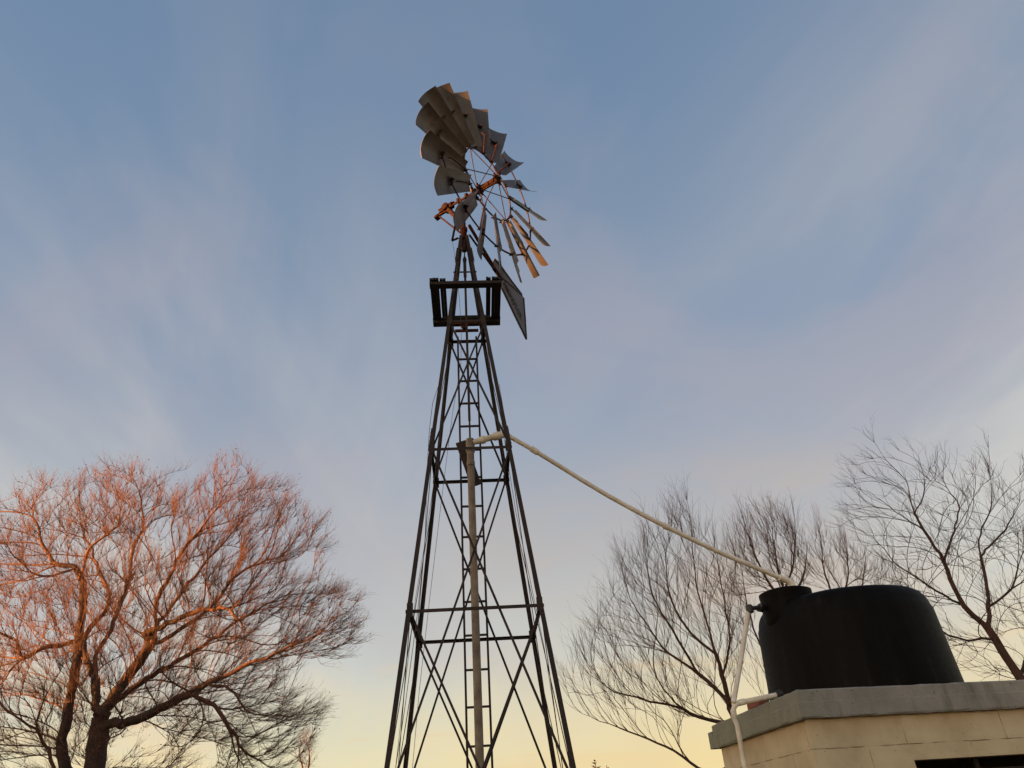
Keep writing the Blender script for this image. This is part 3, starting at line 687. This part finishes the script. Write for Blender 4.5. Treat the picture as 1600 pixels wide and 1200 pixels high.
# ------------------------------------------------------------------ trees
def inpoly(p, poly):
    x, y = p[:, 0], p[:, 1]; ins = np.zeros(len(p), bool); n = len(poly)
    for i in range(n):
        x1, y1 = poly[i]; x2, y2 = poly[(i+1) % n]
        c = ((y1 > y) != (y2 > y)) & (x < (x2-x1)*(y-y1)/(y2-y1+1e-9)+x1); ins ^= c
    return ins
def bare_tree(name, label, Y, base_px, limbs, poly, depth, n_attr, step, mats, seed, tip_r, base_r, twig=(2, .35, .004), up=.25, inertia=.7,
              group=None, leaf=0., twig_curve=.25, expo=2.3, lateral=.5, twig_up=.3, rough=.05, outw=.35, holes=()):
    rg = np.random.default_rng(seed)
    root = at(base_px[0], base_px[1], Y); root = np.array([root[0], Y, 0.])
    t = thing(name, root, label, 'tree', group)
    pos = [root]; par = [-1]; dirs = [np.array([0, 0, 1.])]
    def addnode(p, i):
        pos.append(np.array(p, float)); par.append(i); dirs.append(unit(pos[-1]-pos[i])); return len(pos)-1
    def nearest(p): 
        d = ((np.array(pos)-p)**2).sum(1); return int(np.argmin(d))
    for li, (dy0, dy1, pl) in enumerate(limbs):
        P3 = [at(x, y, Y+dy0+(dy1-dy0)*k/max(1, len(pl)-1)) for k, (x, y) in enumerate(pl)]
        i = nearest(P3[0]) if li else 0
        cur = pos[i]
        # smooth through the traced points
        K = [cur]+P3 if np.linalg.norm(P3[0]-cur) > step*.6 else [cur]+P3[1:]
        for s in range(len(K)-1):
            p0 = K[max(s-1, 0)]; p1 = K[s]; p2 = K[s+1]; p3 = K[min(s+2, len(K)-1)]
            n = max(1, int(round(np.linalg.norm(p2-p1)/step)))
            for k in range(1, n+1):
                u = k/n
                q = .5*((2*p1)+(-p0+p2)*u+(2*p0-5*p1+4*p2-p3)*u*u+(-p0+3*p1-3*p2+p3)*u**3)
                q = q+rg.normal(0, rough*step, 3)
                i = addnode(q, i)
    heart = at(base_px[0], max(q[1] for q in poly)-20, Y)
    # points that the branches grow towards, scattered in the volume of the crown
    pl = np.array(poly, float); lo, hi = pl.min(0), pl.max(0); cx, cy = (lo+hi)/2
    A = []
    while len(A) < n_attr:
        q = rg.uniform(lo, hi, (n_attr, 2)); q = q[inpoly(q, poly)]
        for x, y in q:
            if any(math.hypot(x-hx, y-hy) < hr for hx, hy, hr in holes): continue
            rr = math.hypot((x-cx)/((hi[0]-lo[0])/2), (y-cy)/((hi[1]-lo[1])/2)); h = math.sqrt(max(.06, 1-min(rr, 1)**2))
            A.append(at(x, y, Y+rg.uniform(-1, 1)*depth*h))
    A = np.array(A[:n_attr]); alive = np.ones(len(A), bool)
    kill = step*1.1; reach = step*9
    for it in range(90):
        kd = kdtree.KDTree(len(pos))
        for i, p in enumerate(pos): kd.insert(p, i)
        kd.balance(); acc = {}
        idx = np.nonzero(alive)[0]
        if len(idx) < n_attr*.01: break
        for k in idx:
            co, i, d = kd.find(A[k])
            if d < kill: alive[k] = False; continue
            if d < reach or it > 25: acc.setdefault(i, []).append(k)
        added = 0
        for i, ks in acc.items():
            dv = A[ks]-pos[i]; dv = (dv/np.linalg.norm(dv, axis=1)[:, None]).sum(0)
            nv_ = np.linalg.norm(dv)
            if nv_ < 1e-3: continue
            d = unit(dv/nv_+inertia*dirs[i]+np.array([0, 0, up])+outw*unit(pos[i]-heart)+rg.normal(0, .05, 3))
            q = pos[i]+d*step; _, j, dd = kd.find(q)
            if dd < step*.35: continue
            addnode(q, i); added += 1
        if not added: break
    n = len(pos); kids = [[] for _ in range(n)]
    for i in range(1, n): kids[par[i]].append(i)
    r = np.zeros(n)
    for i in range(n-1, -1, -1):
        r[i] = tip_r if not kids[i] else (sum(r[k]**expo for k in kids[i]))**(1/expo)
    sc = base_r/r[0]; g_ = math.log(base_r/tip_r)/math.log(max(r[0]/tip_r, 1.01))
    r = tip_r*(r/tip_r)**g_
    Pp = np.array(pos); Dd = np.array(dirs)
    # twigs
    ntr = n; tp, tpar, tr_, td = [], [], [], []
    cnt, ln, trad = twig;  cen = np.array(at(cx, cy, Y))
    for i in range(1, n):
        if r[i] > tip_r*5.5: continue
        c = cnt+(2 if not kids[i] else 0)
        for _ in range(rg.poisson(c)):
            ax = unit(rg.normal(0, 1, 3)); side = unit(np.cross(Dd[i], ax))
            d = unit(Dd[i]*rg.uniform(.5, 1.3)+outw*unit(Pp[i]-heart)+side*rg.uniform(.3, 1)*lateral*1.6+np.array([0, 0, twig_up]))
            L = ln*rg.uniform(.35, 1.25); k_ = 4; p = Pp[i]; prev = i; dd = d
            for s in range(k_):
                dd = unit(dd+np.array([0, 0, twig_up*.3])+outw*.2*unit(p-heart)+rg.normal(0, twig_curve, 3)); p = p+dd*L/k_
                tp.append(p); tpar.append(prev); td.append(dd); tr_.append(trad*(1-.75*(s+1)/k_)); prev = n+len(tp)-1
                if s in (1, 2) and rg.random() < .55:
                    sdv = unit(np.cross(dd, rg.normal(0, 1, 3))); d3 = unit(dd+sdv*.8+np.array([0, 0, twig_up*.4])); pq = p; pr_ = prev
                    for s2 in range(2):
                        pq = pq+d3*L*.2; d3 = unit(d3+rg.normal(0, twig_curve, 3)); tp.append(pq); tpar.append(pr_); td.append(d3); tr_.append(trad*(.55-.25*s2)); pr_ = n+len(tp)-1
    AP = np.vstack([Pp, np.array(tp)]); AD = np.vstack([Dd, np.array(td)]); AR = np.concatenate([r, np.array(tr_)]); APar = np.concatenate([np.array(par), np.array(tpar)]).astype(int)
    main = np.full(n, -1)
    for i in range(n):
        if kids[i]: main[i] = max(kids[i], key=lambda k: r[k])
    ref = np.where(np.abs(AD[:, 2:3]) > .95, np.array([[1., 0, 0]]), np.array([[0, 0, 1.]]))
    Aa = np.cross(AD, ref); Aa /= np.linalg.norm(Aa, axis=1)[:, None]; Bb = np.cross(AD, Aa)
    def frusta(sel, sides):
        c = sel; p = APar[c]; rs = np.minimum(AR[p], AR[c]*1.25)
        ismain = np.array([p[k] < n and c[k] < n and main[p[k]] == c[k] for k in range(len(c))], bool)
        rs = np.where(ismain, AR[p], rs)
        th = np.arange(sides)*2*np.pi/sides
        same = ismain | (c >= n)
        fa = np.where(same[:, None], Aa[p], Aa[c]); fb = np.where(same[:, None], Bb[p], Bb[c])
        flip = (fa*Aa[c]).sum(1) < -.2
        fa = np.where(flip[:, None], Aa[c], fa); fb = np.where(flip[:, None], Bb[c], fb)
        r0 = AP[p][:, None, :]+rs[:, None, None]*(np.cos(th)[None, :, None]*fa[:, None, :]+np.sin(th)[None, :, None]*fb[:, None, :])
        r1 = AP[c][:, None, :]+AR[c][:, None, None]*(np.cos(th)[None, :, None]*Aa[c][:, None, :]+np.sin(th)[None, :, None]*Bb[c][:, None, :])
        V = np.concatenate([r0, r1], 1).reshape(-1, 3); m_ = len(c); b = (np.arange(m_)*2*sides)[:, None]
        k = np.arange(sides); k2 = (k+1) % sides
        Fq = np.stack([b+k, b+k2, b+k2+sides, b+k+sides], -1).reshape(-1, 4)
        return V, Fq
    def mk(nm, sels, mt, extra=None):
        Vs, Fs, o = [], [], 0
        for sel, sd in sels:
            if len(sel) == 0: continue
            V, Fq = frusta(sel, sd); Vs.append(V); Fs.append(Fq+o); o += len(V)
        V = np.vstack(Vs)-root; Fq = np.vstack(Fs)
        if extra is not None and len(extra): 
            E = extra-root; k = np.arange(len(E)//4)*4+o; V = np.vstack([V, E]); Fq = np.vstack([Fq, np.stack([k, k+1, k+2, k+3], -1)])
        me = bpy.data.meshes.new(nm); me.vertices.add(len(V)); me.vertices.foreach_set('co', V.astype(np.float32).ravel())
        me.loops.add(Fq.size); me.loops.foreach_set('vertex_index', Fq.astype(np.int32).ravel())
        me.polygons.add(len(Fq)); me.polygons.foreach_set('loop_start', (np.arange(len(Fq))*4).astype(np.int32))
        me.polygons.foreach_set('use_smooth', np.ones(len(Fq), bool)); me.update(calc_edges=True)
        me.materials.append(mt); o_ = bpy.data.objects.new(nm, me); C.objects.link(o_); o_.parent = t; return o_
    ids = np.arange(1, len(AP)); rr = AR[ids]; big = ids[rr > base_r*.22]; mid = ids[(rr <= base_r*.22) & (rr > tip_r*2.5)]; sm = ids[rr <= tip_r*2.5]
    mk('trunk', [(big, 12)], mats[0])
    lf = []
    if leaf:
        tips = np.array(tp)[np.nonzero(np.array(tr_) < trad*.3)[0]]
        tips = tips[rg.random(len(tips)) < leaf]
        for p in tips:
            a = unit(rg.normal(0, 1, 3)); b = unit(np.cross(a, rg.normal(0, 1, 3))); s_ = rg.uniform(.012, .028)
            lf += [p-a*s_, p-b*s_*.5, p+a*s_, p+b*s_*.5]
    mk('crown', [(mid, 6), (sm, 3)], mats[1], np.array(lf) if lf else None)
    return t, n, len(tp)

cnt = bare_tree('bare_tree', 'big bare spreading tree with sunlit orange twigs left of the windmill', 15., (150, 1400),
    [(0, 0, [(148, 1300), (148, 1200), (155, 1140), (160, 1113)]),
     (0, -.6, [(160, 1113), (190, 1070), (225, 1022), (243, 983), (243, 940), (260, 910), (281, 866), (303, 840), (330, 805), (347, 780)]),
     (-.3, .9, [(236, 1005), (251, 1003), (303, 970), (338, 940), (373, 897), (416, 877), (468, 860)]),
     (0, .5, [(152, 1110), (149, 1092), (150, 1027), (173, 983), (191, 936), (204, 897), (208, 853), (224, 827), (217, 767)]),
     (0, -.2, [(148, 1290), (118, 1235), (97, 1178), (104, 1113), (117, 1048), (126, 983), (130, 923), (117, 888), (87, 879), (65, 845), (48, 795)]),
     (-.2, -1.1, [(124, 905), (143, 853), (182, 823), (185, 780)]),
     (0, -1., [(155, 1140), (173, 1132), (225, 1120), (282, 1092), (329, 1066), (373, 1046), (407, 1031), (477, 1000), (530, 978)]),
     (-.2, -1.8, [(98, 1225), (69, 1161), (43, 1135), (0, 1102), (-60, 1075)]),
     (0, -1.3, [(121, 1001), (78, 1009), (37, 1027), (26, 1001), (0, 990), (-50, 970)]),
     (-.7, -1.6, [(325, 1070), (350, 1072), (368, 1083), (390, 1113), (433, 1118), (490, 1130)]),
     (-.6, -.1, [(303, 1083), (342, 1113), (368, 1148), (390, 1182), (430, 1200)]),
     (-.3, -1.5, [(225, 990), (262, 975), (303, 957), (345, 950), (370, 965), (386, 990)]),
     (.1, 1.6, [(150, 1060), (130, 1000), (170, 940), (150, 880), (120, 800)]),
     (.1, 1.8, [(165, 1110), (230, 1060), (300, 1020), (390, 960), (450, 930), (520, 930)]),
     (.1, 1.5, [(230, 1000), (280, 930), (330, 870), (390, 800), (410, 760)]),
     (-.3, -1.4, [(117, 888), (70, 900), (30, 880), (10, 850)])],
    [(-70, 790), (5, 805), (28, 768), (60, 755), (95, 768), (120, 758), (170, 750), (215, 738), (262, 790), (290, 775), (320, 742), (350, 733), (405, 758), (435, 785), (470, 812), (495, 845),
     (490, 880), (450, 908), (520, 938), (540, 975), (543, 1010), (510, 1030), (440, 1045), (405, 1068), (480, 1118), (495, 1135), (440, 1140), (480, 1165), (460, 1200), (330, 1235), (-70, 1235)],
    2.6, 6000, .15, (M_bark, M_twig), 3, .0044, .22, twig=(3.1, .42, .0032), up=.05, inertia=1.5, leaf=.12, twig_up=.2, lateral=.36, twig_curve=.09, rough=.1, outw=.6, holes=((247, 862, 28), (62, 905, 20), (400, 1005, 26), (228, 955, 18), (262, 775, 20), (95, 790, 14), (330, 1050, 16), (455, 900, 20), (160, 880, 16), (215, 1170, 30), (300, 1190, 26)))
print('left tree', cnt[1:])
cnt = bare_tree('bare_willow', 'dense bare willow between the windmill and the black tank', 11.5, (1195, 1350),
    [(0, 0, [(1192, 1290), (1185, 1210), (1160, 1150), (1140, 1105)]),
     (0, -.3, [(1140, 1105), (1135, 1080), (1119, 1021), (1100, 956), (1087, 910), (1082, 859), (1077, 800)]),
     (0, .4, [(1140, 1100), (1091, 1053), (1045, 1021), (1013, 979), (985, 933), (972, 890)]),
     (0, -.5, [(1155, 1140), (1119, 1127), (1068, 1109), (1036, 1076), (1017, 1040)]),
     (0, -.4, [(1170, 1175), (1120, 1205), (1091, 1200), (1054, 1173), (999, 1150), (952, 1132), (910, 1115)]),
     (0, .8, [(1180, 1190), (1205, 1058), (1184, 998), (1170, 956), (1160, 900), (1150, 850)]),
     (0, .3, [(1128, 1060), (1140, 1000), (1130, 930), (1120, 870)]),
     (0, .8, [(1119, 1021), (1080, 990), (1050, 940), (1040, 880), (1045, 830)]),
     (.1, -.8, [(1091, 1053), (1060, 1000), (1020, 930), (1010, 870)]),
     (-.2, -.8, [(1068, 1109), (1000, 1090), (950, 1075), (925, 1040)])],
    [(885, 1110), (888, 1062), (925, 1015), (950, 975), (968, 910), (1000, 885), (1015, 850), (1045, 825), (1077, 805), (1100, 845), (1135, 880), (1150, 850), (1168, 880), (1165, 950), (1190, 1000), (1200, 1080), (1160, 1120), (1080, 1175), (1000, 1155)],
    1.4, 1650, .14, (M_bark2, M_bark3), 5, .0028, .065, twig=(.85, .55, .0024), up=.65, inertia=1.6, twig_up=.5, lateral=.24, twig_curve=.05, outw=.25)
print('willow', cnt[1:])
cnt = bare_tree('bare_willow', 'upright bare tree right behind the neck of the black tank', 14.5, (1250, 1340),
    [(0, 0, [(1245, 1200), (1235, 1050), (1226, 940), (1222, 900)]),
     (0, .2, [(1224, 930), (1214, 880), (1208, 840), (1205, 790)]),
     (0, -.3, [(1226, 925), (1240, 880), (1243, 840), (1240, 800)]),
     (0, .5, [(1225, 950), (1190, 890), (1170, 840), (1160, 800)]),
     (0, .5, [(1230, 960), (1255, 900), (1262, 850)])],
    [(1150, 940), (1155, 865), (1167, 835), (1187, 815), (1215, 822), (1240, 830), (1253, 862), (1268, 890), (1268, 935)],
    1.1, 480, .14, (M_bark2, M_bark3), 8, .0038, .065, twig=(1.2, .6, .0032), up=.6, inertia=1.0, twig_up=.6, lateral=.3, twig_curve=.1)
cnt = bare_tree('bare_willow', 'slender tawny bare saplings behind the top of the black tank', 17., (1325, 1330),
    [(0, 0, [(1322, 1200), (1315, 1000), (1310, 930)]),
     (0, .5, [(1315, 960), (1290, 900), (1283, 850), (1280, 815)]),
     (0, -.5, [(1313, 950), (1325, 900), (1322, 845)]),
     (0, .3, [(1316, 970), (1345, 920), (1352, 875)]), (0, .3, [(1316, 975), (1375, 940), (1400, 910)])],
    [(1262, 930), (1272, 860), (1283, 835), (1300, 870), (1320, 850), (1352, 880), (1385, 900), (1420, 935)],
    1.2, 330, .14, (M_bark3, M_bark3), 9, .0035, .05, twig=(1.0, .6, .0030), up=.6, inertia=1.0, twig_up=.7, lateral=.25, twig_curve=.08)
cnt = bare_tree('bare_tree', 'open bare tree leaning left at the right edge behind the tank', 10.5, (1690, 1320),
    [(0, 0, [(1680, 1230), (1640, 1130), (1592, 1058), (1565, 1015), (1545, 984)]),
     (0, -.5, [(1545, 984), (1507, 947), (1480, 891), (1468, 865), (1429, 803), (1415, 752), (1385, 720), (1364, 690)]),
     (0, .5, [(1545, 984), (1543, 919), (1530, 845), (1549, 790), (1547, 740), (1544, 700)]),
     (-.2, .3, [(1470, 873), (1490, 830), (1498, 794), (1475, 750), (1478, 710)]),
     (0, -.9, [(1507, 947), (1450, 915), (1400, 880), (1365, 840), (1335, 825)]),
     (-.2, -1., [(1445, 830), (1400, 800), (1360, 770), (1325, 760)]),
     (.2, 1., [(1535, 870), (1575, 820), (1595, 770), (1600, 720)]),
     (0, .8, [(1592, 1058), (1620, 980), (1615, 900), (1600, 850)]),
     (0, -.6, [(1555, 1005), (1510, 1000), (1470, 985), (1430, 945)]),
     (-.1, -.3, [(1429, 803), (1445, 760), (1435, 715)]),
     (0, -.4, [(1545, 950), (1580, 920), (1590, 880)])],
    [(1338, 790), (1345, 770), (1368, 722), (1395, 742), (1415, 730), (1440, 752), (1480, 740), (1500, 760), (1545, 732), (1585, 772), (1620, 745), (1670, 800), (1670, 1100), (1500, 1055), (1440, 965), (1380, 890), (1330, 830)],
    1.5, 760, .13, (M_bark2, M_bark2), 13, .0030, .060, twig=(.6, .38, .0026), up=.1, inertia=1.6, twig_up=.15, lateral=.5, twig_curve=.07, outw=.5)
cnt = bare_tree('bare_shrub', 'small pale bare shrub low behind the right side of the big tree', 24., (478, 1395),
    [(0, 0, [(478, 1300), (477, 1230), (478, 1200)]), (0, .3, [(478, 1215), (468, 1180), (470, 1160)]), (0, -.3, [(478, 1215), (484, 1185), (480, 1160)])],
    [(462, 1200), (462, 1165), (480, 1150), (490, 1170), (492, 1200)],
    .5, 120, .14, (M_bark3, M_bark3), 19, .004, .05, twig=(1.2, .4, .0035), up=.5, inertia=1., twig_up=.5, lateral=.3)

# small far conifer, only its tip shows
def conifer(name, label, base, H, rad, seed, mt=M_green, group=None, dens=1.):
    rg = np.random.default_rng(seed); t = thing(name, base, label, 'tree', group); b = np.array(base, float)
    m = MB(); m.tube([b, b+np.array([0, 0, H*.97])], [H*.018, H*.003], 8); m.build('trunk', M_bark2, t)
    m = MB(); n = int(900*dens)
    for k in range(n):
        q = 1-math.sqrt(rg.random())*.97; z = H*(.06+.94*q); rr = rad*(1-q)**.85*rg.uniform(.35, 1.05); a = rg.uniform(0, 2*math.pi)
        c = b+np.array([rr*math.cos(a), rr*math.sin(a), z]); o = np.array([math.cos(a), math.sin(a), .45+rg.normal(0, .25)])
        o = unit(o); s = H*.035*rg.uniform(.5, 1.4)*(.5+(1-q)); sd_ = unit(np.cross(o, rg.normal(0, 1, 3)))
        m.add([c-o*s, c-sd_*s*.35, c+o*s*1.2, c+sd_*s*.35], [(0, 1, 2, 3)])
        m.add([c-o*s, c-np.cross(o, sd_)*s*.35, c+o*s*1.2, c+np.cross(o, sd_)*s*.35], [(0, 1, 2, 3)])
    m.build('crown', mt, t)
pt = at(929, 1183, 30.)
conifer('conifer', 'taller tip of two small dark far conifers just right of the tower foot', (pt[0], 30., 0), pt[2], 1.3, 4, group='far conifers')
pt = at(947, 1190, 31.)
conifer('conifer', 'shorter tip of two small dark far conifers just right of the tower foot', (pt[0], 31., 0), pt[2], 1.2, 6, group='far conifers')
# unseen evergreen row added left and behind the camera to shade yard and tower
ROWT = [(-28.4, -18.5, 9.0), (-28.0, -16.2, 9.2), (-28.3, -14.0, 9.1), (-28.1, -11.8, 9.2), (-28.4, -9.7, 9.1), (-28.0, -7.6, 9.55), (-28.2, -6.3, 9.7), (-28.3, -5.0, 9.8), (-28.4, -3.3, 10.8), (-28.1, -1.3, 11.2), (-28.2, .7, 10.6), (-28.3, 2.8, 6.2), (-28.1, 4.9, 5.8), (-28.3, 6.9, 5.4), (-28.1, 9.0, 5.8)]
ORD = 'first second third fourth fifth sixth seventh eighth ninth tenth eleventh twelfth thirteenth fourteenth fifteenth'.split()
for k, (x_, y_, h_) in enumerate(ROWT):
    rg = np.random.default_rng(40+k); t = thing('shade_cypress', (x_, y_, 0), ORD[k]+' unseen evergreen added to cast shade, from the near end of the row', 'tree', 'added shade evergreens')
    m = MB(); n = 22; rows = 16; v = []
    for r_ in range(rows+1):
        q = r_/rows; rr = 1.55 if q > .05 else .9
        rr *= 1 if q < .86 else math.sqrt(max(0, 1-((q-.86)/.14)**2))*.9+.05
        for j in range(n):
            a = 2*math.pi*j/n; d = rr*(1+rg.normal(0, .07)); v.append((x_+d*math.cos(a), y_+d*math.sin(a), .2+q*(h_-.2)+rg.normal(0, .06)))
    f = [(i*n+j, i*n+(j+1) % n, (i+1)*n+(j+1) % n, (i+1)*n+j) for i in range(rows) for j in range(n)]+[tuple(rows*n+j for j in range(n)), tuple(range(n-1, -1, -1))]
    m.add(v, f); m.build('crown', M_green, t)
    m = MB(); m.tube([(x_, y_, -.1), (x_, y_, 1.)], [.2, .17], 10); m.build('trunk', M_bark2, t)
